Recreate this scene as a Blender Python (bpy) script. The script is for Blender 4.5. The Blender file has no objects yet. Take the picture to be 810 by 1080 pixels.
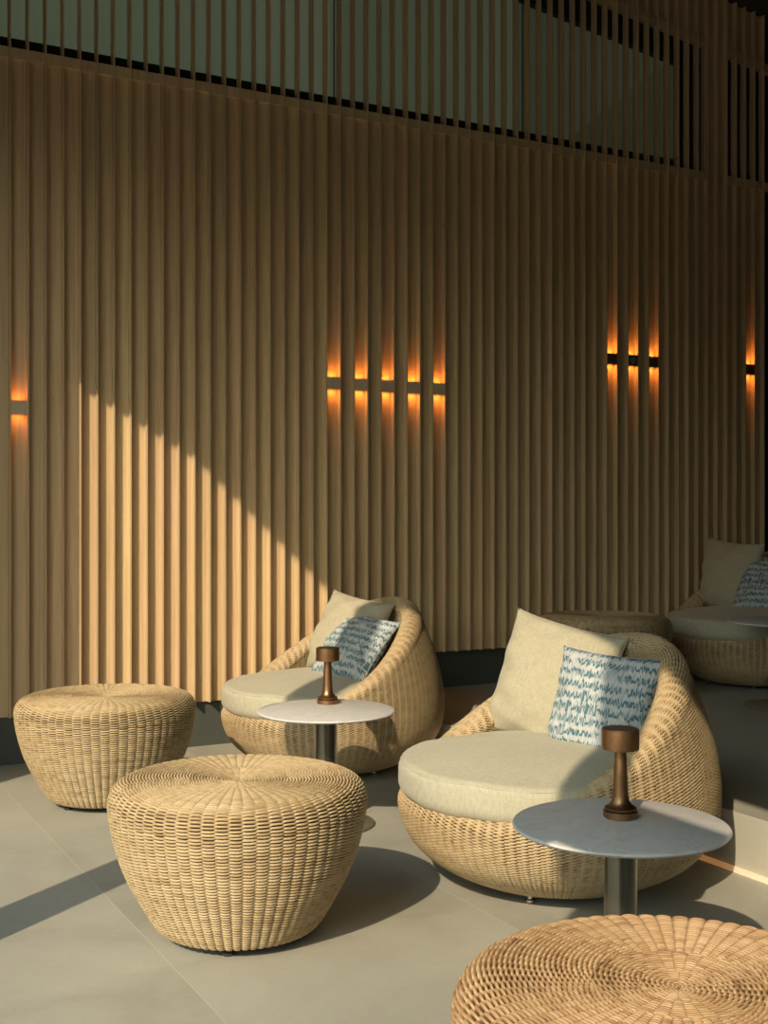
import bpy, bmesh, math, random
import numpy as np
from mathutils import Vector, Matrix
random.seed(7); rng = np.random.default_rng(11)
PI = math.pi; R = math.radians
sc = bpy.context.scene
C = sc.collection
ANG = R(28.4)                       # direction of the slatted wall in plan
CA, SA = math.cos(ANG), math.sin(ANG)
PITCH, S0 = .0833, 1.130            # slat spacing, first slat
TF, TP, TB = 5.818, 5.855, 5.871    # slat fronts, boards between slats, plinth
def W(s, t, z=0): return Vector((s*CA - t*SA, s*SA + t*CA, z))

# ------------------------------------------------------------ materials
def mat(name):
    m = bpy.data.materials.new(name); m.use_nodes = True
    nt = m.node_tree; b = nt.nodes['Principled BSDF']
    return m, nt, b
def nd(nt, t, **kw):
    n = nt.nodes.new(t)
    for k, v in kw.items():
        if k.startswith('i_'):
            n.inputs[k[2:].replace('_', ' ')].default_value = v
        else: setattr(n, k, v)
    return n
def L(nt, a, b): nt.links.new(a, b)
def mth(nt, op, a, b=None, c=None):
    n = nt.nodes.new('ShaderNodeMath'); n.operation = op
    for i, v in enumerate((a, b, c)):
        if v is None: continue
        if isinstance(v, (int, float)): n.inputs[i].default_value = v
        else: L(nt, v, n.inputs[i])
    return n.outputs[0]
def ramp(nt, fac, stops):
    r = nt.nodes.new('ShaderNodeValToRGB')
    e = r.color_ramp.elements
    while len(e) < len(stops): e.new(.5)
    for el, (p, c) in zip(e, stops): el.position = p; el.color = (*c, 1)
    L(nt, fac, r.inputs[0]); return r.outputs[0]
def mix(nt, fac, a, b, mode='MIX'):
    n = nt.nodes.new('ShaderNodeMix'); n.data_type = 'RGBA'; n.blend_type = mode
    for i, v in ((0, fac), (6, a), (7, b)):
        if isinstance(v, (int, float)): n.inputs[i].default_value = v
        elif isinstance(v, tuple): n.inputs[i].default_value = (*v, 1)
        else: L(nt, v, n.inputs[i])
    return n.outputs[2]
def plain(name, col, rough=.6, metal=0, spec=.5, noise=0, scale=30):
    m, nt, b = mat(name)
    b.inputs['Roughness'].default_value = rough; b.inputs['Metallic'].default_value = metal
    b.inputs['Specular IOR Level'].default_value = spec
    tc = nd(nt, 'ShaderNodeTexCoord'); no = nd(nt, 'ShaderNodeTexNoise'); no.inputs['Scale'].default_value = scale
    L(nt, tc.outputs['Object'], no.inputs['Vector'])
    k = max(noise, .03)
    L(nt, ramp(nt, no.outputs['Fac'], [(.3, tuple(c*(1-k) for c in col)), (.7, tuple(min(1, c*(1+k)) for c in col))]), b.inputs['Base Color'])
    return m

def m_wood(name, base, dark, board=True):
    m, nt, b = mat(name)
    b.inputs['Roughness'].default_value = .6; b.inputs['Specular IOR Level'].default_value = .25
    tc = nd(nt, 'ShaderNodeTexCoord'); sp = nd(nt, 'ShaderNodeSeparateXYZ'); L(nt, tc.outputs['Object'], sp.inputs[0])
    idx = mth(nt, 'FLOOR', mth(nt, 'DIVIDE', mth(nt, 'SUBTRACT', sp.outputs[0], S0 + .006), PITCH))
    wn = nd(nt, 'ShaderNodeTexWhiteNoise', noise_dimensions='1D'); L(nt, idx, wn.inputs['W'])
    cb = nd(nt, 'ShaderNodeCombineXYZ')
    L(nt, mth(nt, 'MULTIPLY', sp.outputs[0], 60), cb.inputs[0]); L(nt, mth(nt, 'MULTIPLY', sp.outputs[1], 60), cb.inputs[1])
    L(nt, mth(nt, 'ADD', mth(nt, 'MULTIPLY', sp.outputs[2], 1.6), mth(nt, 'MULTIPLY', idx, 7.31)), cb.inputs[2])
    no = nd(nt, 'ShaderNodeTexNoise', i_Scale=1.0, i_Detail=4.0, i_Distortion=.6); L(nt, cb.outputs[0], no.inputs['Vector'])
    col = ramp(nt, no.outputs['Fac'], [(.28, dark), (.5, base), (.75, tuple(min(1, c*1.1) for c in base))])
    # knots
    cb2 = nd(nt, 'ShaderNodeCombineXYZ'); L(nt, mth(nt, 'MULTIPLY', sp.outputs[0], 12), cb2.inputs[0])
    L(nt, mth(nt, 'ADD', mth(nt, 'MULTIPLY', sp.outputs[2], 4), mth(nt, 'MULTIPLY', wn.outputs['Value'], 40)), cb2.inputs[2])
    vo = nd(nt, 'ShaderNodeTexVoronoi', i_Scale=1.0); L(nt, cb2.outputs[0], vo.inputs['Vector'])
    kn = ramp(nt, vo.outputs['Distance'], [(.0, (1, 1, 1)), (.06, (0, 0, 0))])
    col = mix(nt, mth(nt, 'MULTIPLY', kn, .55), col, (dark[0]*.5, dark[1]*.45, dark[2]*.4))
    hs = nd(nt, 'ShaderNodeHueSaturation'); L(nt, col, hs.inputs['Color'])
    L(nt, mth(nt, 'ADD', .91, mth(nt, 'MULTIPLY', wn.outputs['Value'], .16)), hs.inputs['Value'])
    wn2 = nd(nt, 'ShaderNodeTexWhiteNoise', noise_dimensions='1D'); L(nt, mth(nt, 'ADD', idx, 91.7), wn2.inputs['W'])
    L(nt, mth(nt, 'ADD', .493, mth(nt, 'MULTIPLY', wn2.outputs['Value'], .012)), hs.inputs['Hue'])
    L(nt, hs.outputs['Color'], b.inputs['Base Color'])
    bp = nd(nt, 'ShaderNodeBump', i_Strength=.12, i_Distance=.002); L(nt, no.outputs['Fac'], bp.inputs['Height']); L(nt, bp.outputs[0], b.inputs['Normal'])
    return m

def m_floor():
    m, nt, b = mat('large stone tile')
    tc = nd(nt, 'ShaderNodeTexCoord'); sp = nd(nt, 'ShaderNodeSeparateXYZ'); L(nt, tc.outputs['Object'], sp.inputs[0])
    def joint(o, off, w):
        fr = mth(nt, 'FRACT', mth(nt, 'DIVIDE', mth(nt, 'SUBTRACT', o, off), w))
        d = mth(nt, 'MULTIPLY', mth(nt, 'SUBTRACT', .5, mth(nt, 'ABSOLUTE', mth(nt, 'SUBTRACT', fr, .5))), w)
        return mth(nt, 'LESS_THAN', d, .0018)
    j = joint(sp.outputs[0], 1.018, .972)
    vec = nd(nt, 'ShaderNodeVectorMath', operation='ADD'); L(nt, tc.outputs['Object'], vec.inputs[0])
    ix = mth(nt, 'FLOOR', mth(nt, 'DIVIDE', mth(nt, 'SUBTRACT', sp.outputs[0], 1.018), .972))
    iy = mth(nt, 'FLOOR', mth(nt, 'DIVIDE', mth(nt, 'SUBTRACT', sp.outputs[1], 1.13), 1.95))
    cb = nd(nt, 'ShaderNodeCombineXYZ'); L(nt, mth(nt, 'MULTIPLY', ix, 13.7), cb.inputs[0]); L(nt, mth(nt, 'MULTIPLY', iy, 5.3), cb.inputs[1])
    L(nt, cb.outputs[0], vec.inputs[1])
    n1 = nd(nt, 'ShaderNodeTexNoise', i_Scale=1.7, i_Detail=7.0, i_Roughness=.62, i_Distortion=.8); L(nt, vec.outputs[0], n1.inputs['Vector'])
    n2 = nd(nt, 'ShaderNodeTexNoise', i_Scale=45.0, i_Detail=3.0); L(nt, vec.outputs[0], n2.inputs['Vector'])
    c = ramp(nt, n1.outputs['Fac'], [(.3, (.31, .30, .25)), (.5, (.37, .36, .305)), (.72, (.425, .415, .355))])
    c = mix(nt, .12, c, n2.outputs['Color'], 'SOFT_LIGHT')
    n3 = nd(nt, 'ShaderNodeTexNoise', i_Scale=2.3, i_Detail=9.0, i_Roughness=.7, i_Distortion=2.5); L(nt, vec.outputs[0], n3.inputs['Vector'])
    vein = ramp(nt, n3.outputs['Fac'], [(.495, (0, 0, 0)), (.5, (1, 1, 1)), (.506, (0, 0, 0))])
    c = mix(nt, mth(nt, 'MULTIPLY', vein, .10), c, (.6, .57, .48))
    c = mix(nt, mth(nt, 'MULTIPLY', j, .45), c, (.56, .54, .46))
    L(nt, c, b.inputs['Base Color'])
    b.inputs['Specular IOR Level'].default_value = .35
    L(nt, mth(nt, 'ADD', .42, mth(nt, 'MULTIPLY', n1.outputs['Fac'], .25)), b.inputs['Roughness'])
    return m

def m_wicker(name, light, mid, dark):
    m, nt, b = mat(name)
    at = nd(nt, 'ShaderNodeAttribute', attribute_name='tone')
    uv = nd(nt, 'ShaderNodeUVMap')
    no = nd(nt, 'ShaderNodeTexNoise', i_Scale=.16, i_Detail=3.0); L(nt, uv.outputs[0], no.inputs['Vector'])
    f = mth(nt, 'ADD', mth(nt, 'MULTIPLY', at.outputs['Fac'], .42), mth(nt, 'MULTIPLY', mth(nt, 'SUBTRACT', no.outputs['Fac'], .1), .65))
    c = ramp(nt, f, [(.0, (.10, .065, .03)), (.08, dark), (.30, mid), (.60, light), (.95, tuple(min(1, x*1.12) for x in light))])  # first stop holds the painted shade of the weave gaps
    L(nt, c, b.inputs['Base Color'])
    b.inputs['Roughness'].default_value = .5; b.inputs['Specular IOR Level'].default_value = .32
    return m

def m_fabric(name, col, rough=.95, s=900):
    m, nt, b = mat(name)
    tc = nd(nt, 'ShaderNodeTexCoord')
    w1 = nd(nt, 'ShaderNodeTexNoise', i_Scale=1.0, i_Detail=2.0)
    mp = nd(nt, 'ShaderNodeMapping'); mp.inputs['Scale'].default_value = (40, 260, 260); L(nt, tc.outputs['Object'], mp.inputs[0]); L(nt, mp.outputs[0], w1.inputs['Vector'])
    w2 = nd(nt, 'ShaderNodeTexNoise', i_Scale=1.0, i_Detail=2.0)
    mp2 = nd(nt, 'ShaderNodeMapping'); mp2.inputs['Scale'].default_value = (260, 40, 40); L(nt, tc.outputs['Object'], mp2.inputs[0]); L(nt, mp2.outputs[0], w2.inputs['Vector'])
    f = mth(nt, 'MULTIPLY', mth(nt, 'ADD', w1.outputs['Fac'], w2.outputs['Fac']), .5)
    L(nt, ramp(nt, f, [(.35, tuple(c*.86 for c in col)), (.65, tuple(min(1, c*1.1) for c in col))]), b.inputs['Base Color'])
    b.inputs['Roughness'].default_value = rough; b.inputs['Specular IOR Level'].default_value = .15
    b.inputs['Sheen Weight'].default_value = .15
    bp = nd(nt, 'ShaderNodeBump', i_Strength=.25, i_Distance=.0012); L(nt, f, bp.inputs['Height']); L(nt, bp.outputs[0], b.inputs['Normal'])
    return m

def m_script(name):
    # pale cloth printed with rows of teal brushed handwriting-like strokes
    m, nt, b = mat(name)
    uv = nd(nt, 'ShaderNodeUVMap'); sp = nd(nt, 'ShaderNodeSeparateXYZ'); L(nt, uv.outputs[0], sp.inputs[0])
    wob = nd(nt, 'ShaderNodeTexNoise', i_Scale=3.0); L(nt, uv.outputs[0], wob.inputs['Vector'])
    u = sp.outputs[0]
    v = mth(nt, 'ADD', sp.outputs[1], mth(nt, 'MULTIPLY', mth(nt, 'SUBTRACT', wob.outputs['Fac'], .5), .03))
    rows = 9.5
    vr = mth(nt, 'MULTIPLY', v, rows); row = mth(nt, 'FLOOR', vr); fy = mth(nt, 'FRACT', vr)
    cb = nd(nt, 'ShaderNodeCombineXYZ'); L(nt, mth(nt, 'MULTIPLY', u, 26), cb.inputs[0]); L(nt, mth(nt, 'MULTIPLY', row, 9.13), cb.inputs[1])
    n1 = nd(nt, 'ShaderNodeTexNoise', i_Scale=1.0, i_Detail=1.0); L(nt, cb.outputs[0], n1.inputs['Vector'])
    cb2 = nd(nt, 'ShaderNodeCombineXYZ'); L(nt, mth(nt, 'MULTIPLY', u, 7), cb2.inputs[0]); L(nt, mth(nt, 'MULTIPLY', row, 5.77), cb2.inputs[1])
    n2 = nd(nt, 'ShaderNodeTexNoise', i_Scale=1.0, i_Detail=2.0); L(nt, cb2.outputs[0], n2.inputs['Vector'])
    ph = mth(nt, 'ADD', mth(nt, 'MULTIPLY', u, 125), mth(nt, 'MULTIPLY', n1.outputs['Fac'], 30))
    ph = mth(nt, 'ADD', ph, mth(nt, 'MULTIPLY', fy, 2.0))
    amp = mth(nt, 'ADD', .15, mth(nt, 'MULTIPLY', mth(nt, 'MAXIMUM', mth(nt, 'SUBTRACT', n1.outputs['Fac'], .5), 0), 1.6))
    y = mth(nt, 'ADD', .45, mth(nt, 'MULTIPLY', mth(nt, 'SINE', ph), amp))
    slope = mth(nt, 'MULTIPLY', mth(nt, 'MULTIPLY', mth(nt, 'COSINE', ph), amp), 125/rows)
    d = mth(nt, 'DIVIDE', mth(nt, 'ABSOLUTE', mth(nt, 'SUBTRACT', fy, y)), mth(nt, 'SQRT', mth(nt, 'ADD', 1, mth(nt, 'MULTIPLY', slope, slope))))
    stroke = ramp(nt, d, [(.06, (1, 1, 1)), (.13, (0, 0, 0))])
    words = ramp(nt, n2.outputs['Fac'], [(.33, (0, 0, 0)), (.40, (1, 1, 1))])
    ink = mth(nt, 'MULTIPLY', stroke, words)
    mp = nd(nt, 'ShaderNodeMapping'); mp.inputs['Scale'].default_value = (75, 9, 1); L(nt, uv.outputs[0], mp.inputs[0])
    n3 = nd(nt, 'ShaderNodeTexNoise', i_Scale=1.0, i_Detail=3.0); L(nt, mp.outputs[0], n3.inputs['Vector'])
    streak = ramp(nt, n3.outputs['Fac'], [(.42, (.53, .53, .51)), (.55, (.44, .47, .48)), (.75, (.28, .37, .41))])
    ds = ramp(nt, n3.outputs['Fac'], [(.3, (.025, .10, .14)), (.7, (.07, .18, .22))])
    c = mix(nt, mth(nt, 'MULTIPLY', ink, .92), streak, ds)
    L(nt, c, b.inputs['Base Color']); b.inputs['Roughness'].default_value = .95; b.inputs['Specular IOR Level'].default_value = .1
    return m

def m_marble():
    m, nt, b = mat('pale marble')
    tc = nd(nt, 'ShaderNodeTexCoord')
    n = nd(nt, 'ShaderNodeTexNoise', i_Scale=3.5, i_Detail=8.0, i_Roughness=.6, i_Distortion=1.6); L(nt, tc.outputs['Object'], n.inputs['Vector'])
    c = ramp(nt, n.outputs['Fac'], [(.3, (.53, .52, .51)), (.47, (.61, .60, .585)), (.5, (.54, .53, .525)), (.53, (.62, .61, .59)), (.8, (.65, .635, .615))])
    L(nt, c, b.inputs['Base Color']); b.inputs['Roughness'].default_value = .48; b.inputs['Specular IOR Level'].default_value = .18
    return m

M_WOOD = m_wood('larch board', (.645, .48, .28), (.56, .405, .225))
M_SLAT = m_wood('larch slat', (.63, .47, .275), (.55, .40, .22))
M_FLOOR = m_floor()
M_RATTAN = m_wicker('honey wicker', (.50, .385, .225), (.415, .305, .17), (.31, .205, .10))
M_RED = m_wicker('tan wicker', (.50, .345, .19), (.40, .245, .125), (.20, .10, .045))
M_BEIGE = m_fabric('sand linen', (.44, .40, .285))
M_BEIGE2 = m_fabric('sand cushion cloth', (.46, .43, .325))
M_PIPE = m_fabric('sand piping', (.47, .44, .33))
M_SCRIPT = m_script('printed script cloth')
M_MARBLE = m_marble()
M_BRONZE = plain('brushed bronze', (.36, .20, .10), .42, 1, noise=.1, scale=80)
M_BRONZE_D = plain('dark bronze rim', (.03, .02, .014), .5, 0)
M_POLE = plain('satin olive metal', (.20, .19, .15), .32, .9)
M_BASE = plain('satin table foot metal', (.24, .225, .175), .5, .5)
M_DARKPL = plain('black plinth paint', (.075, .082, .07), .7)
M_BLACK = plain('black frame', (.01, .012, .011), .5)
M_FOOT = plain('chrome glide', (.55, .55, .55), .25, 1)
M_FOOTD = plain('dark rubber glide', (.03, .035, .04), .5)
M_ROOF = plain('dark soffit', (.04, .036, .03), .8)
M_POST = plain('painted post', (.22, .20, .17), .6)
M_STRIP = plain('pale profile strip', (.78, .72, .60), .5)
M_STRIP.node_tree.nodes['Principled BSDF'].inputs['Emission Color'].default_value = (1, .42, .12, 1)
M_STRIP.node_tree.nodes['Principled BSDF'].inputs['Emission Strength'].default_value = .22
M_TAG = plain('white care tag', (.8, .8, .78), .6)

def m_glass():
    m, nt, b = mat('grey green glazing')
    b.inputs['Base Color'].default_value = (.88, .92, .86, 1); b.inputs['Roughness'].default_value = .02
    b.inputs['Transmission Weight'].default_value = 1; b.inputs['IOR'].default_value = 1.45
    return m
M_GLASS = m_glass()
M_GLOW_BAYS = [plain('grey green glow', (.32, .34, .26), .8, noise=.05, scale=2) for _ in range(4)]
M_GLOW_DIAG = plain('olive glow panel', (.235, .285, .18), .8, noise=.06, scale=3)
def m_emit(name, col, st):
    m, nt, b = mat(name); b.inputs['Base Color'].default_value = (*col, 1)
    b.inputs['Emission Color'].default_value = (*col, 1); b.inputs['Emission Strength'].default_value = st
    return m
def m_darkglass():
    m, nt, b = mat('dark door glass'); b.inputs['Base Color'].default_value = (.012, .022, .024, 1)
    b.inputs['Roughness'].default_value = .15; return m
M_DG = m_darkglass()

for _m, _c, _s in ((M_GLOW_BAYS[0], (.34, .39, .26), .185), (M_GLOW_BAYS[1], (.34, .39, .26), .18), (M_GLOW_BAYS[2], (.34, .38, .25), .14), (M_GLOW_BAYS[3], (.33, .36, .23), .09), (M_GLOW_DIAG, (.28, .28, .15), .085)):
    _b = _m.node_tree.nodes['Principled BSDF']; _b.inputs['Emission Color'].default_value = (*_c, 1); _b.inputs['Emission Strength'].default_value = _s   # added glow stands in for light in the glass, dimmer towards the right

# ------------------------------------------------------------ mesh helpers
def link(name, me, m, parent=None):
    o = bpy.data.objects.new(name, me); C.objects.link(o)
    if m is not None:
        if isinstance(m, (list, tuple)):
            for x in m: me.materials.append(x)
        else: me.materials.append(m)
    if parent is not None: o.parent = parent
    return o
def from_bm(name, bm, m, parent=None, smooth=False):
    me = bpy.data.meshes.new(name); bm.normal_update(); bm.to_mesh(me); bm.free()
    if smooth: me.shade_smooth()
    return link(name, me, m, parent)
def box(bm, x0, x1, y0, y1, z0, z1):
    v = [bm.verts.new((x, y, z)) for x in (x0, x1) for y in (y0, y1) for z in (z0, z1)]
    for q in ((0, 1, 3, 2), (4, 6, 7, 5), (0, 4, 5, 1), (2, 3, 7, 6), (0, 2, 6, 4), (1, 5, 7, 3)):
        bm.faces.new([v[i] for i in q])
def prism_sz(bm, pts, t0, t1):      # polygon in the s-z plane, extruded along t
    a = [bm.verts.new((s, t0, z)) for s, z in pts]; b = [bm.verts.new((s, t1, z)) for s, z in pts]
    bm.faces.new(a); bm.faces.new(b[::-1])
    for i in range(len(pts)):
        j = (i+1) % len(pts); bm.faces.new([a[j], a[i], b[i], b[j]])
def prism_tz(bm, pts, s0, s1):
    a = [bm.verts.new((s0, t, z)) for t, z in pts]; b = [bm.verts.new((s1, t, z)) for t, z in pts]
    bm.faces.new(a[::-1]); bm.faces.new(b)
    for i in range(len(pts)):
        j = (i+1) % len(pts); bm.faces.new([a[i], a[j], b[j], b[i]])
def grid_mesh(name, P, uv=None, tone=None, closed_u=True, smooth=True):
    """P: (rows, cols, 3); rows open, cols closed when closed_u"""
    nr, nc = P.shape[:2]
    me = bpy.data.meshes.new(name)
    cc = nc if closed_u else nc-1
    r, c = np.meshgrid(np.arange(nr-1), np.arange(cc), indexing='ij')
    c1 = (c+1) % nc
    f = np.stack([r*nc+c, r*nc+c1, (r+1)*nc+c1, (r+1)*nc+c], -1).reshape(-1, 4)
    nf = len(f)
    me.vertices.add(nr*nc); me.vertices.foreach_set('co', P.reshape(-1).astype(np.float32))
    me.loops.add(nf*4); me.loops.foreach_set('vertex_index', f.reshape(-1).astype(np.int32))
    me.polygons.add(nf); me.polygons.foreach_set('loop_start', np.arange(0, nf*4, 4, dtype=np.int32))
    me.update(calc_edges=True); me.validate()
    if uv is not None:
        l = me.uv_layers.new(name='UVMap')
        l.data.foreach_set('uv', uv.reshape(-1, 2)[f.reshape(-1)].astype(np.float32).reshape(-1))
    if tone is not None:
        a = me.attributes.new('tone', 'FLOAT', 'POINT'); a.data.foreach_set('value', tone.reshape(-1).astype(np.float32))
    if smooth: me.shade_smooth()
    return me
def lathe(prof, n=64, cap=True):
    """closed-of-revolution mesh from (r, z) list, bottom first"""
    bm = bmesh.new(); rings = []
    for r, z in prof:
        if r < 1e-5: rings.append([bm.verts.new((0, 0, z))])
        else: rings.append([bm.verts.new((r*math.cos(2*PI*i/n), r*math.sin(2*PI*i/n), z)) for i in range(n)])
    for a, b in zip(rings, rings[1:]):
        for i in range(n):
            j = (i+1) % n
            if len(a) == 1 and len(b) == 1: continue
            if len(a) == 1: bm.faces.new([a[0], b[j], b[i]])
            elif len(b) == 1: bm.faces.new([a[i], a[j], b[0]])
            else: bm.faces.new([a[i], a[j], b[j], b[i]])
    if cap:
        if len(rings[0]) > 1: bm.faces.new(rings[0][::-1])
        if len(rings[-1]) > 1: bm.faces.new(rings[-1])
    bmesh.ops.recalc_face_normals(bm, faces=bm.faces)
    return bm
def auto_smooth(o, ang=40):
    me = o.data; me.shade_smooth()
    bm = bmesh.new(); bm.from_mesh(me)
    for e in bm.edges:
        if len(e.link_faces) == 2 and e.calc_face_angle(0) > R(ang): e.smooth = False
    bm.to_mesh(me); bm.free()
def empty(name, loc, rz=0):
    o = bpy.data.objects.new(name, None); C.objects.link(o); o.location = loc; o.rotation_euler = (0, 0, rz)
    o.empty_display_size = .1
    return o
def tag(o, label, cat, group=None):
    o['label'] = label; o['category'] = cat
    if group: o['group'] = group
    return o
def struct(name, bm, m, parent=None):
    o = from_bm(name, bm, m, parent)
    if parent is None: o.rotation_euler = (0, 0, ANG)
    o['kind'] = 'structure'
    return o
def copy_tree(o, parent=None):
    c = o.copy(); C.objects.link(c); c.parent = parent
    for ch in list(o.children): copy_tree(ch, c)
    return c

# ------------------------------------------------------------ the room
bm = bmesh.new(); box(bm, -6, 9, -6, 5.871, -.06, 0); struct('floor', bm, M_FLOOR)
bm = bmesh.new(); box(bm, 2.962, 9, -3, 5.871, 0, .2)
o = struct('floor_platform', bm, M_FLOOR)
bm = bmesh.new(); box(bm, 2.948, 2.962, -3, 5.871, 0, .016)
o = struct('trim_1', bm, M_STRIP)

N0, N1 = -22, 59                     # slats
def fs(i): return S0 + PITCH*i
def soffit(s): return 4.56 + .15*(5.9 - s)
FW = .0075
WIN1 = (N0, 53); WIN2 = (55, 63)
ZW = 3.375                           # window sill
def wtop(s): return 4.235 + .135*(5.545 - s)
# plinth
bm = bmesh.new(); box(bm, -1, 6.16, TB, TB+.1, 0, .6)
struct('baseboard_back', bm, M_DARKPL)
def zbot(s): return .232 if s < 2.962 else .408
# boards between the slats
bm = bmesh.new()
for i in range(N0, N1):
    a, b_ = fs(i)+FW/2, fs(i+1)-FW/2
    z0 = zbot(b_)
    if WIN1[0] <= i < WIN1[1] or i >= WIN2[0]:
        prism_sz(bm, [(a, z0), (b_, z0), (b_, ZW), (a, ZW)], TP, TP+.014)
        prism_sz(bm, [(a, wtop(a)+.055), (b_, wtop(b_)+.055), (b_, soffit(b_)), (a, soffit(a))], TP, TP+.014)
    else:
        prism_sz(bm, [(a, z0), (b_, z0), (b_, soffit(b_)), (a, soffit(a))], TP, TP+.014)
wall = struct('wall_back', bm, M_WOOD)
bm = bmesh.new()
for i in range(N0, N1+1):
    a, b_ = fs(i)-FW/2, fs(i)+FW/2
    z0 = zbot(a)
    prism_sz(bm, [(a, z0), (b_, z0), (b_, soffit(b_)), (a, soffit(a))], TF, TP+.014)
sl = struct('slat', bm, M_SLAT, wall)
# window trims and glazing
def window(name, i0, i1, split):
    a, b_ = fs(i0)-.0, fs(i1)
    bm = bmesh.new()
    box(bm, a, b_, TF+.007, TP+.012, ZW-.004, ZW+.046)
    prism_sz(bm, [(a, wtop(a)), (b_, wtop(b_)), (b_, wtop(b_)+.055), (a, wtop(a)+.055)], TF+.007, TP+.012)
    box(bm, b_-.022, b_, TF+.007, TP+.012, ZW+.046, wtop(b_))
    wr = struct(name, bm, M_SLAT)
    # black frame behind
    bm = bmesh.new(); y0, y1 = TP+.012, TP+.06
    box(bm, a, b_, y0, y1, ZW-.02, ZW+.105)
    prism_sz(bm, [(a, wtop(a)-.16), (b_, wtop(b_)-.16), (b_, wtop(b_)+.02), (a, wtop(a)+.02)], y0, y1)
    box(bm, b_-.19, b_, y0, y1, ZW, wtop(b_))
    for k in ((3.3,) if i0 < 0 else ()):
        pass
    for px in ((1.64, 2.88, 4.14) if i0 < 0 else ()):
        box(bm, px-.002, px+.002, y1-.012, y1-.004, ZW, wtop(px))
    fr = from_bm('window_frame', bm, M_BLACK, wr); fr['kind'] = 'structure'
    bm = bmesh.new(); prism_sz(bm, [(a, ZW+.06), (b_-.15, ZW+.06), (b_-.15, wtop(b_)-.1), (a, wtop(a)-.1)], y1-.02, y1-.014)
    g = from_bm('glass_pane', bm, M_GLASS, wr); g['kind'] = 'structure'
    bays = [(a, 1.64, M_GLOW_BAYS[0]), (1.64, 2.88, M_GLOW_BAYS[1]), (2.88, 4.14, M_GLOW_BAYS[2]), (4.14, b_, M_GLOW_BAYS[3])] if i0 < 0 else [(a, b_, M_BLACK)]
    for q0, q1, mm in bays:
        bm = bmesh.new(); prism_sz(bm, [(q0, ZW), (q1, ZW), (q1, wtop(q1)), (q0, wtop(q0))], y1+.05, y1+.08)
        g = from_bm('added_backing', bm, mm, wr); g['kind'] = 'structure'  # added panel behind the glass; its glow in the long window is painted
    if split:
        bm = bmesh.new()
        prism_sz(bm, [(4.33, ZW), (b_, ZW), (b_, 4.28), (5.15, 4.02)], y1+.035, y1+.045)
        g = from_bm('diagonal_glow', bm, M_GLOW_DIAG, wr); g['kind'] = 'structure'  # added panel, olive glow painted for the slanting tone in the glass
    return wr
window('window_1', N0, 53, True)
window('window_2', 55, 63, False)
# upper wall carries on above the door at the right, door itself
bm = bmesh.new(); box(bm, 6.03, 9, TP+.02, TP+.12, 3.07, 3.38); struct('wall_above_door', bm, M_ROOF)
bm = bmesh.new(); box(bm, 6.07, 9, TP+.03, TP+.06, .2, 3.07); struct('door_1', bm, M_DG)
bm = bmesh.new(); box(bm, -1.9, 9, TP+.3, TP+.4, -.05, 6.6); struct('wall_behind', bm, M_ROOF)
# ceiling: dark sloping soffit
bm = bmesh.new(); prism_sz(bm, [(-.15, soffit(-.15)), (9, soffit(9)), (9, soffit(9)+.1), (-.15, soffit(-.15)+.1)], -3.2, 6.3)
struct('ceiling', bm, M_ROOF)
bm = bmesh.new(); box(bm, 6.42, 6.5, -3.2, 6.3, 0, 4.45); struct('wall_shade_right', bm, M_ROOF)  # unseen, set close to keep light off the platform
bm = bmesh.new(); box(bm, -.2, -.05, 4.72, 6.25, 0, 5.6); struct('wall_left', bm, M_POST)
bm = bmesh.new(); box(bm, -.2, -.05, -3.2, -.2, 0, 5.6); struct('wall_shade_left', bm, M_POST)  # unseen wall, added to cut side light on the platform
# fascia above the open side: its lower edge is stepped
FA = [(-3.2, 3.02), (.2, 3.05), (.83, 3.10), (1.05, 3.25), (1.6, 3.31), (3.73, 3.44), (4.26, 3.45), (4.73, 3.236), (4.75, 5.6), (-3.2, 5.6)]
bm = bmesh.new(); prism_tz(bm, FA, -.10, -.05); struct('wall_fascia', bm, M_ROOF)
bm = bmesh.new(); box(bm, -.1, 8.5, -3.2, -3.1, 2.7, 5.6); struct('wall_shade_lintel', bm, M_ROOF)  # unseen lintel, added to darken the upper slatted wall
bm = bmesh.new(); box(bm, 2.0, 8.5, -3.2, -3.1, 0, 2.7); struct('wall_shade_front', bm, M_ROOF)  # unseen wall behind the camera, added to block light from the back
# posts of the open side
for n, tc_ in ((2, 3.10), (3, 1.125)):
    bm = bmesh.new(); box(bm, -.12, .02, tc_-.07, tc_+.07, 0, 3.3); struct('trim_%d' % n, bm, M_POST)
# unseen panel by the nearer post, added to shade the front table
bm = bmesh.new(); box(bm, -.07, -.05, .54, 1.06, 2.04, 2.385)
o = from_bm('shade_panel', bm, M_POST); o.rotation_euler = (0, 0, ANG)
tag(o, 'unseen panel by the terrace post, added to shade the front table', 'shade panel')

# ------------------------------------------------------------ wicker surfaces
def weave(U, V, A=.0044, r=.0019, w=.57):
    base = np.floor(V); h = np.full(U.shape, -1.0); tone = np.zeros(U.shape)
    tab = rng.random((4096, 64))
    for k in (-1, 0, 1, 2):
        j = base + k
        c = np.cos(PI*(U + j)); c = np.sign(c)*np.abs(c)**.55
        d = (V - j - .0)/w
        cr = np.sqrt(np.clip(1 - d*d, 0, None))
        hh = np.where(np.abs(d) < 1, A*c + r*cr, -A*1.5)
        hh = np.where(c < -.55, np.minimum(hh, -A*1.1), hh)
        ji = (j.astype(int) % 4096); q = (U/4.0 + ji*.37); qi = np.floor(q).astype(int); fr = np.clip((q-qi-.8)/.2, 0, 1)
        tn = tab[ji, qi % 64]*(1-fr) + tab[ji, (qi+1) % 64]*fr
        m_ = hh > h
        tone = np.where(m_, tn, tone); h = np.where(m_, hh, h)
    tone = np.where(h < -A*1.05, -1.0, tone)      # gaps between strands coloured dark for the shade inside the weave
    return h, tone
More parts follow.
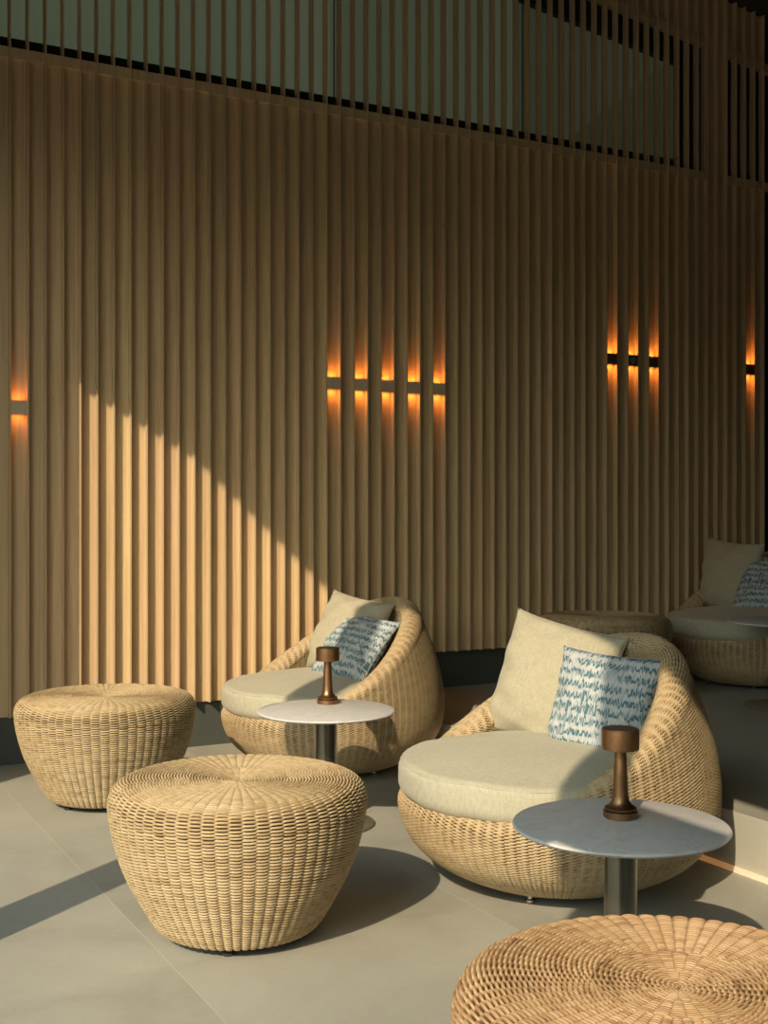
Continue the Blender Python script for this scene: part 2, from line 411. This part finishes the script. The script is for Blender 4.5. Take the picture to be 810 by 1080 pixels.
def grid_normals(P):
    du = np.roll(P, -1, 1) - np.roll(P, 1, 1)
    dv = np.gradient(P, axis=0)
    n = np.cross(du, dv); return n/np.maximum(np.linalg.norm(n, axis=-1, keepdims=True), 1e-9)
def smooth_poly(pts, n):
    """Catmull-Rom resample of a control polyline to n points, even in arc length"""
    p = np.array(pts, float); q = np.vstack([2*p[0]-p[1], p, 2*p[-1]-p[-2]])
    out = []
    for i in range(1, len(q)-2):
        t = np.linspace(0, 1, 24, endpoint=False)[:, None]
        a, b, c, d = q[i-1], q[i], q[i+1], q[i+2]
        out.append(.5*((2*b)+(-a+c)*t+(2*a-5*b+4*c-d)*t**2+(-a+3*b-3*c+d)*t**3))
    out = np.vstack(out+[p[-1:]])
    s = np.r_[0, np.cumsum(np.linalg.norm(np.diff(out, axis=0), axis=1))]
    e = np.linspace(0, s[-1], n)
    return np.c_[np.interp(e, s, out[:, 0]), np.interp(e, s, out[:, 1])], e

OTT = [(.205, .022), (.235, .038), (.283, .115), (.328, .205), (.356, .30), (.367, .37), (.366, .398), (.352, .424), (.325, .438), (.28, .443), (.2, .442), (.1, .438), (.0025, .433)]
def ottoman_mesh(seed):
    global rng
    rng = np.random.default_rng(seed)
    nr, N, k = 860, 64, 6
    prof, s = smooth_poly(OTT, nr)
    th = np.linspace(0, 2*PI, N*k, endpoint=False)
    P = np.stack([prof[:, None, 0]*np.cos(th), prof[:, None, 0]*np.sin(th), np.repeat(prof[:, None, 1], len(th), 1)], -1)
    seam = 13.5/36
    pitch = .0046
    isr = prof[:, 0][:, None]; top = (np.arange(nr) > nr*.62)[:, None]
    n_r = np.where(top & (isr < .06), 16, np.where(top & (isr < .14), 32, N))
    U = th[None, :]/(2*PI)*n_r
    V = np.repeat((s/pitch)[:, None], len(th), 1)
    A = np.where(top & (isr < .33), np.where(isr < .14, .0017, .0030), .0044)
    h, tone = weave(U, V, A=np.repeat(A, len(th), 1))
    # the seam where the woven top meets the side
    zt = prof[:, 1][:, None]; side = (np.arange(nr) < nr*.62)[:, None]
    h = h - .003*np.exp(-((zt-.362)/.0025)**2)*side
    damp = np.clip(isr/.03, 0, 1); h = h*damp
    P = P + grid_normals(P)*h[..., None]
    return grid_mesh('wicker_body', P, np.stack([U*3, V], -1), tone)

HF, HB = .298, .785
def rim_z(a):
    u = math.cos(a)                       # 1 = back, -1 = front
    x = max(0.0, (u+.80)/1.80)
    x = x*x*(3-2*x)*.35 + x*.65
    return HF + (HB-HF)*x
OUT_Z = np.array([.02, .05, .11, .17, .24, .32, .42, .52, .62, .70, .76, .80])
OUT_R = np.array([.30, .375, .458, .503, .526, .529, .515, .491, .458, .420, .385, .352])
def r_out(z): return float(np.interp(z, OUT_Z, OUT_R))
zz = np.linspace(.02, .80, 200)
_c = np.polyfit(OUT_Z, OUT_R, 6)
def r_out(z): return float(np.polyval(_c, z))
def chair_mesh():
    global rng
    rng = np.random.default_rng(5)
    nr, N, k = 1300, 184, 3
    th = np.linspace(0, 2*PI, N*k, endpoint=False)
    P = np.zeros((nr, N*k, 3)); S = np.zeros((nr, N*k)); fade = np.ones((nr, N*k))
    RH = .050
    for ci, a in enumerate(th):
        zr = rim_z(a); T = .122 - .05*max(0, math.cos(a))**2
        z = np.linspace(.02, zr-RH, 40); pts = [(r_out(q), q) for q in z]
        rt = r_out(zr-RH); cx = rt - T/2
        for q in np.linspace(0, PI, 14)[1:-1]:
            pts.append((cx + T/2*math.cos(q), zr-RH + RH*math.sin(q)))
        zi = zr-RH; zlow = min(.235, zi-.01)
        ri = r_out(zi)-T
        for q in np.linspace(zi, zlow, 14): pts.append((ri + (min(.44, r_out(zlow)-.055)-ri)*((zi-q)/(zi-zlow+1e-6))**.8, q))
        pts.append((.40, zlow-.012)); pts.append((.30, zlow-.015)); pts.append((.02, zlow-.015))
        p = np.array(pts); s = np.r_[0, np.cumsum(np.linalg.norm(np.diff(p, axis=0), axis=1))]
        # dense where it is seen, sparse on the deck below the cushion
        vis = s[-4]
        e = np.r_[np.linspace(0, vis, nr-20, endpoint=False), np.linspace(vis, s[-1], 20)]
        r_ = np.interp(e, s, p[:, 0]); z_ = np.interp(e, s, p[:, 1])
        P[:, ci, 0] = r_*math.cos(a); P[:, ci, 1] = r_*math.sin(a); P[:, ci, 2] = z_
        S[:, ci] = e; fade[-22:, ci] = 0
    U = np.repeat(th[None, :]/(2*PI)*N, nr, 0); V = S/.0050
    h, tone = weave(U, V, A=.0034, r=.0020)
    du = np.abs(((U - .5) % 2) - 1)                     # every second upright is a thicker stake
    ridge = np.exp(-(du/.30)**2)
    h = np.maximum(h, -.001*(1-ridge) + .0056*ridge - .012*(1-ridge) + .0008*np.cos(2*PI*V))
    tone = np.where(ridge > .55, .62 + .2*tone.clip(0, 1), tone)
    P = P + grid_normals(P)*(h*fade)[..., None]
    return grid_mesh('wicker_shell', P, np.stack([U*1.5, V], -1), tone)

def glide(parent, x, y, m):
    bm = lathe([(.0, 0), (.013, 0), (.015, .003), (.015, .010), (.009, .014), (.009, .03), (0, .03)], 20)
    o = from_bm('glide_foot', bm, m, parent); auto_smooth(o); o.location = (x, y, 0)
    return o

# ------------------------------------------------------------ ottomans
om = ottoman_mesh(3)
def make_ottoman():
    r = empty('wicker_ottoman', (0, 0, 0))
    link('wicker_body', om, M_RATTAN, r).location.z = .002
    bm = lathe([(.0, .016), (.195, .016), (.205, .024), (.0, .024)], 48)
    from_bm('base_plate', bm, M_FOOTD, r)
    for k in range(4):
        glide(r, .19*math.cos(PI/4+k*PI/2+.55), .19*math.sin(PI/4+k*PI/2+.55), M_FOOTD)
    return r
ott = make_ottoman()
tag(ott, 'honey wicker ottoman in front of the left armchair, nearest to the middle of the floor', 'ottoman')
ott.location = (-.421, 3.456, 0); ott.rotation_euler.z = .2
for loc, rz, lab in (((-1.165, 5.0, 0), 1.1, 'honey wicker ottoman at the far left by the slatted wall'),
                     ((.484, 1.957, 0), 2.3, 'tan wicker ottoman in the bottom right corner, cut off by the picture edge'),
                     ((1.19, 6.5, .2), .7, 'wicker ottoman in shadow on the platform behind the big pillow'),
                     ((2.17, 5.55, .2), 1.9, 'sliver of a shaded wicker ottoman at the right edge under the platform table')):
    c = copy_tree(ott); c.location = loc; c.rotation_euler.z = rz; tag(c, lab, 'ottoman')
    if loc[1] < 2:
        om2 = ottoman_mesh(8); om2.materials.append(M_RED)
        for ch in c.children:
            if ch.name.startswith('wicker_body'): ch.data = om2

# ------------------------------------------------------------ armchairs
cm = chair_mesh()
def cushion_mesh(parent):
    # outline in chair space: +x = back, -x = front
    n = 120; th = np.linspace(0, 2*PI, n, endpoint=False)
    wf = np.clip((-np.cos(th)+.1)/1.1, 0, 1)**.8
    rad = .448 + .085*wf
    rad = np.minimum(rad, np.where(np.cos(th) > 0, .42/np.maximum(np.cos(th), .01), 9))
    z0, z1 = .282, .405
    sec = []      # (scale inwards, z)
    ed = .036
    for q in np.linspace(-PI/2, 0, 8): sec.append((-.042 + .042*math.cos(q), z0+.045 + .045*math.sin(q)))
    for q in np.linspace(0, PI/2, 8)[1:]: sec.append((-ed + ed*math.cos(q), z1-ed + ed*math.sin(q)))
    rows = [[(0, 0, z0)]*n]
    rows += [[((rad[i]-.2)*math.cos(th[i]), (rad[i]-.2)*math.sin(th[i]), z0) for i in range(n)]]
    for d, z in sec:
        rows.append([((rad[i]+d)*math.cos(th[i]), (rad[i]+d)*math.sin(th[i]), z + .0022*math.sin(9*th[i])+.0012*math.sin(23*th[i])) for i in range(n)])
    for f in (.85, .7, .5, .3, .12, .005):
        cr = .046*(1-f**2.6)
        rows.append([((rad[i]-ed)*f*math.cos(th[i]), (rad[i]-ed)*f*math.sin(th[i]), z1 + cr + .0022*math.sin(9*th[i])*f) for i in range(n)])
    me = grid_mesh('seat_cushion', np.array(rows))
    o = link('seat_cushion', me, M_BEIGE2, parent)
    # piping along the upper edge
    bm = bmesh.new(); pr = .0035; rings = []
    for i in range(n):
        c_ = Vector(((rad[i]-.010)*math.cos(th[i]), (rad[i]-.010)*math.sin(th[i]), z1-.0115+.0022*math.sin(9*th[i])))
        d_ = Vector((math.cos(th[i]), math.sin(th[i]), 0))
        rings.append([bm.verts.new(c_ + d_*pr*math.cos(q) + Vector((0, 0, pr*math.sin(q)))) for q in np.linspace(0, 2*PI, 6, endpoint=False)])
    for i in range(n):
        a, b = rings[i], rings[(i+1) % n]
        for k in range(6): bm.faces.new([a[k], a[(k+1) % 6], b[(k+1) % 6], b[k]])
    p = from_bm('piping', bm, M_PIPE, o, True)
    return o
def make_chair():
    r = empty('wicker_armchair', (0, 0, 0))
    link('wicker_shell', cm, M_RATTAN, r).location.z = .004
    bm = lathe([(.0, .016), (.285, .016), (.30, .024), (.0, .024)], 64); from_bm('base_plate', bm, M_FOOTD, r)
    cushion_mesh(r)
    for k in range(6): glide(r, .30*math.cos(.72+k*2*PI/6), .30*math.sin(.72+k*2*PI/6), M_FOOT)
    return r
ch = make_chair()
ch.location = (.575, 3.98, 0); ch.rotation_euler.z = R(25)
tag(ch, 'round honey wicker armchair in front at the right, with sand seat cushion, half in sun', 'armchair')
c2 = copy_tree(ch); c2.location = (-.245, 5.70, 0); c2.rotation_euler.z = R(30)
tag(c2, 'round honey wicker armchair by the sunlit slatted wall, behind the white topped table', 'armchair')
c3 = copy_tree(ch); c3.location = (2.2, 7.06, .2); c3.rotation_euler.z = R(30)
tag(c3, 'wicker armchair in deep shade on the raised platform at the right edge', 'armchair')

# ------------------------------------------------------------ pillows
def pillow_mesh(size, thick, seed, n=56, slump=.0):
    r0 = np.random.default_rng(seed)
    h = size/2
    u = np.linspace(-1, 1, n); Uu, Vv = np.meshgrid(u, u, indexing='xy')
    ph = r0.random(8)*6.28
    bow = .055
    X = h*Uu*(1 - bow*(1-Vv**2)*np.abs(Uu)**1.5); Y = h*Vv*(1 - bow*(1-Uu**2)*np.abs(Vv)**1.5)
    ear = (np.abs(Uu)*np.abs(Vv))**6; X = X*(1+.02*ear); Y = Y*(1+.02*ear)
    prof = (np.clip(1-np.abs(Uu)**2.6, 0, 1)*np.clip(1-np.abs(Vv)**2.6, 0, 1))**.5
    wr = (.004*np.sin(5*Uu+3*Vv+ph[0])+.003*np.sin(9*Uu-7*Vv+ph[1])+.0025*np.sin(14*Vv+4*Uu+ph[2]))*(1-prof**2)*4*prof
    # slightly slumped: fuller towards the bottom
    full = 1 - .18*Vv
    Zf = thick/2*prof*full + wr; Zb = -thick/2*prof*full + wr*.5
    curl = .03*size*((Uu*Vv)**2)*np.sign(1) 
    Zf = Zf - curl; Zb = Zb - curl
    edge = (np.abs(Uu) == 1) | (np.abs(Vv) == 1)
    Zm = (Zf+Zb)/2; Zf = np.where(edge, Zm, Zf); Zb = np.where(edge, Zm, Zb)
    bm = bmesh.new(); uvl = bm.loops.layers.uv.new('UVMap')
    F = [[bm.verts.new((X[j, i], Y[j, i], Zf[j, i])) for i in range(n)] for j in range(n)]
    B = [[F[j][i] if edge[j, i] else bm.verts.new((X[j, i], Y[j, i], Zb[j, i])) for i in range(n)] for j in range(n)]
    for j in range(n-1):
        for i in range(n-1):
            for S, order in ((F, ((0, 0), (1, 0), (1, 1), (0, 1))), (B, ((0, 0), (0, 1), (1, 1), (1, 0)))):
                f = bm.faces.new([S[j+b][i+a] for a, b in order])
                for lp, (a, b) in zip(f.loops, order): lp[uvl].uv = ((i+a)/(n-1), (j+b)/(n-1))
    me = bpy.data.meshes.new('pillow'); bm.to_mesh(me); bm.free(); me.shade_smooth()
    # seam
    bm = bmesh.new(); path = [(i, 0) for i in range(n-1)]+[(n-1, j) for j in range(n-1)]+[(i, n-1) for i in range(n-1, 0, -1)]+[(0, j) for j in range(n-1, 0, -1)]
    pts = [Vector((X[j, i], Y[j, i], Zm[j, i])) for i, j in path]
    rings = []; m_ = len(pts)
    for k in range(m_):
        t = (pts[(k+1) % m_]-pts[k-1]).normalized(); nrm = Vector((0, 0, 1)); sd = t.cross(nrm).normalized()
        rings.append([bm.verts.new(pts[k] + (.0012)*(sd*math.cos(q)+nrm*math.sin(q))) for q in np.linspace(0, 2*PI, 6, endpoint=False)])
    for k in range(m_):
        a, b = rings[k], rings[(k+1) % m_]
        for q in range(6): bm.faces.new([a[q], a[(q+1) % 6], b[(q+1) % 6], b[q]])
    me2 = bpy.data.meshes.new('seam'); bm.to_mesh(me2); bm.free(); me2.shade_smooth()
    return me, me2
def pillow(q, kind, seed, label, shift=(0, 0, 0)):
    x, y, z, yaw, lean, roll, size = q
    ax = Vector((math.cos(yaw), math.sin(yaw), 0)); nh = Vector((math.sin(yaw), -math.cos(yaw), 0)); up = Vector((0, 0, 1))
    yv = up*math.cos(lean) - nh*math.sin(lean)
    n = ax.cross(yv)
    X = ax*math.cos(roll) - yv*math.sin(roll); Y = ax*math.sin(roll) + yv*math.cos(roll)
    me, me2 = pillow_mesh(size, .19 if kind == 'plain' else .15, seed)
    o = link('throw_pillow', me, M_BEIGE if kind == 'plain' else M_SCRIPT)
    o.matrix_world = Matrix(((X.x, Y.x, n.x, x+shift[0]), (X.y, Y.y, n.y, y+shift[1]), (X.z, Y.z, n.z, z+shift[2]), (0, 0, 0, 1)))
    link('seam', me2, M_PIPE if kind == 'plain' else M_SCRIPT, o)
    if kind != 'plain':
        bm = bmesh.new(); box(bm, -size/2+.006, -size/2+.042, -size/2-.012, -size/2+.012, -.002, .001)
        t_ = from_bm('care_tag', bm, M_TAG, o)
    tag(o, label, 'pillow')
    return o
pillow([.604, 4.26, .598, -.629, .239, .184, .452], 'plain', 1, 'large sand linen pillow leaning in the front right armchair')
pillow([.732, 3.985, .553, -.676, .25, .055, .385], 'script', 2, 'blue and white script print pillow in the front right armchair, half shaded')
pillow([-.178, 5.909, .594, -.696, .357, .137, .415], 'plain', 3, 'sand linen pillow in the armchair by the sunlit wall')
pillow([-.144, 5.684, .562, -.795, .722, .051, .372], 'script', 4, 'blue and white script print pillow in the left armchair, crossed by a shadow')
pillow([2.128, 7.326, .816, -1.016, .11, .074, .432], 'plain', 5, 'grey green looking pillow in the shaded platform armchair')
pillow([2.288, 7.068, .771, -.663, .514, .042, .394], 'script', 6, 'blue script print pillow in the shaded platform armchair at the picture edge')

# ------------------------------------------------------------ side tables
def make_table():
    r = empty('side_table', (0, 0, 0))
    bm = lathe([(0, .430), (.243, .430), (.2615, .434), (.2665, .4395), (.2645, .4435), (.261, .445), (0, .445)], 128)
    o = from_bm('table_top', bm, M_MARBLE, r); auto_smooth(o, 50)
    bm = lathe([(0, .008), (.0405, .008), (.0405, .420), (.0, .420)], 64); o = from_bm('pole', bm, M_POLE, r); auto_smooth(o)
    bm = lathe([(0, .418), (.12, .418), (.12, .431), (0, .431)], 48); o = from_bm('top_bracket', bm, M_BLACK, r); auto_smooth(o)
    bm = lathe([(0, 0), (.184, 0), (.188, .003), (.188, .007), (.184, .010), (0, .010)], 96); o = from_bm('base_disc', bm, M_BASE, r); auto_smooth(o)
    return r
tb = make_table(); tb.location = (.585, 2.947, 0)
tag(tb, 'round marble topped side table in front at the right, mostly in shade', 'table')
t2 = copy_tree(tb); t2.location = (-.224, 4.63, 0); tag(t2, 'round white marble topped side table in the sun before the left armchair', 'table')
t3 = copy_tree(tb); t3.location = (2.06, 6.19, .2); tag(t3, 'round side table in shadow on the platform, cut off by the right edge', 'table')
def make_lamp():
    r = empty('table_lamp', (0, 0, 0))
    bm = lathe([(0, 0), (.040, 0), (.043, .002), (.043, .017), (.040, .019), (0, .019)], 64); o = from_bm('base', bm, M_BRONZE, r); auto_smooth(o)
    bm = lathe([(0, .018), (.036, .018), (.036, .0225), (0, .0225)], 48); o = from_bm('shadow_gap_ring', bm, M_BRONZE_D, r); auto_smooth(o)
    bm = lathe([(0, .022), (.040, .022), (.0405, .025), (.036, .028), (.028, .033), (.0225, .042), (.0198, .056), (.0185, .08), (.0168, .12), (.0152, .155), (.0145, .175), (0, .175)], 64)
    o = from_bm('stem', bm, M_BRONZE, r); auto_smooth(o)
    bm = lathe([(0, .172), (.042, .172), (.0465, .1725), (.047, .175), (.047, .222), (.0455, .2235), (0, .2235)], 64)
    o = from_bm('lamp_head', bm, M_BRONZE, r); auto_smooth(o)
    bm = lathe([(0, .2235), (.0440, .2235), (.0435, .2245), (0, .2245)], 48); o = from_bm('top_cap', bm, M_BRONZE_D, r); auto_smooth(o)
    return r
lp = make_lamp(); lp.location = (.597, 3.01, .445)
tag(lp, 'bronze mushroom table lamp on the shaded front right table', 'lamp')
l2 = copy_tree(lp); l2.location = (-.226, 4.78, .445); tag(l2, 'bronze mushroom table lamp on the sunlit white table', 'lamp')

# ------------------------------------------------------------ wall lights between the slats
def wall_light(i, z, label, m, sensor=False, group=None, strength=1.0):
    s = fs(i) + PITCH/2; w = (PITCH-FW)/2 - .0008
    r = empty('wall_light', W(s, TP, z), ANG)
    bm = bmesh.new(); D = TP-TF
    # front plate with top and bottom recess
    box(bm, -w, w, -D+.001, -D+.006, -.0325, .0325)
    box(bm, -w, w, -D+.006, -.001, -.020, .020)
    box(bm, -w, -w+.0025, -D+.006, -.001, -.0325, .0325); box(bm, w-.0025, w, -D+.006, -.001, -.0325, .0325)
    from_bm('light_block', bm, m, r)
    for sg, nm in ((1, 'up'), (-1, 'down')):
        ld = bpy.data.lights.new('glow', 'AREA'); ld.shape = 'RECTANGLE'; ld.size = .055; ld.size_y = .018
        ld.energy = .125*strength; ld.color = (1.0, .32, .05); ld.spread = R(105)
        lo = bpy.data.objects.new('led_strip', ld); C.objects.link(lo); lo.parent = r
        lo.location = (0, -.017, sg*.0215); lo.rotation_euler = (PI if sg > 0 else 0, 0, 0)
    if sensor:
        bm = lathe([(0, 0), (.019, 0), (.019, .002), (.015, .003), (0, .0025)], 32)
        o = from_bm('round_sensor', bm, plain('grey metal disc', (.30, .36, .36), .4, .3), r); o.rotation_euler = (PI/2, 0, 0); o.location = (0, -D+.001, 0)
        bm = lathe([(0, 0), (.005, 0), (.005, .004), (0, .004)], 16)
        o2 = from_bm('sensor_eye', bm, M_BLACK, o)
    tag(r, label, 'wall light', group)
MB1 = M_WOOD; MB2 = plain('dark stained block', (.10, .06, .035), .6)
wall_light(0, 1.709, 'small wooden wall light glowing orange at the far left edge, lowest of all', plain('brown block', (.62, .47, .33), .6), strength=.55)
mb = plain('grey brown block', (.62, .47, .33), .6)
for i, lab in zip((20, 22, 24, 26, 28), ('leftmost', 'second from the left', 'middle one', 'second from the right', 'rightmost')):
    wall_light(i, 1.909, 'slim glowing orange wall light, %s in the row of five' % lab, mb, group='row of five wall lights')
for i, lab, sn in ((43, 'left one of the row of three', False), (45, 'middle one of the row of three, bearing a grey disc', True), (47, 'right one of the row of three', False)):
    wall_light(i, 2.157, 'dark wall light glowing orange, %s' % lab, MB2, sn, group='row of three wall lights')
wall_light(57, 2.157, 'single dark wall light glowing orange at the right edge beside the door', MB2)

# warm led line under the platform nosing, hidden in the pale profile
# ------------------------------------------------------------ light
sun_d = bpy.data.lights.new('sun', 'SUN'); sun_d.energy = 4.3; sun_d.color = (1.0, .82, .58); sun_d.angle = R(.55)
so = bpy.data.objects.new('sun', sun_d); C.objects.link(so); so.location = (-6, -8, 9)
el = math.atan(.735); az = Vector((.4277, .904, 0)).normalized()
so.rotation_euler = (az*math.cos(el) - Vector((0, 0, math.sin(el)))).to_track_quat('-Z', 'Y').to_euler()
w = bpy.data.worlds.new('sky'); sc.world = w; w.use_nodes = True
nt = w.node_tree; bg = nt.nodes['Background']
sk = nd(nt, 'ShaderNodeTexSky', sky_type='NISHITA'); sk.sun_disc = False
sk.sun_elevation = el; sk.sun_rotation = math.atan2(-.4277, -.904); sk.air_density = 1.2; sk.dust_density = 2.5
tcw = nd(nt, 'ShaderNodeTexCoord'); spw = nd(nt, 'ShaderNodeSeparateXYZ'); L(nt, tcw.outputs['Generated'], spw.inputs[0])
hz = ramp(nt, spw.outputs[2], [(.05, (0, 0, 0)), (.19, (1, 1, 1))])
tint = mix(nt, 1.0, sk.outputs[0], (.86, 1.0, .97), 'MULTIPLY')
low = ramp(nt, spw.outputs[2], [(.0, (.10, .10, .08)), (.01, (.34, .42, .31))])
L(nt, mix(nt, hz, low, tint), bg.inputs[0]); bg.inputs[1].default_value = .19

# ------------------------------------------------------------ camera
cam = bpy.data.cameras.new('camera'); co = bpy.data.objects.new('camera', cam); C.objects.link(co)
cam.sensor_fit = 'HORIZONTAL'; cam.sensor_width = 36; cam.lens = 1257/810*36
cam.shift_x = 0; cam.shift_y = -2/810
co.location = (0, 0, 1.22); co.rotation_euler = (PI/2, 0, 0)
sc.camera = co
sc.view_settings.view_transform = 'Standard'; sc.view_settings.look = 'None'
sc.view_settings.gamma = 1; sc.view_settings.use_curve_mapping = False
sc.view_settings.exposure = 0
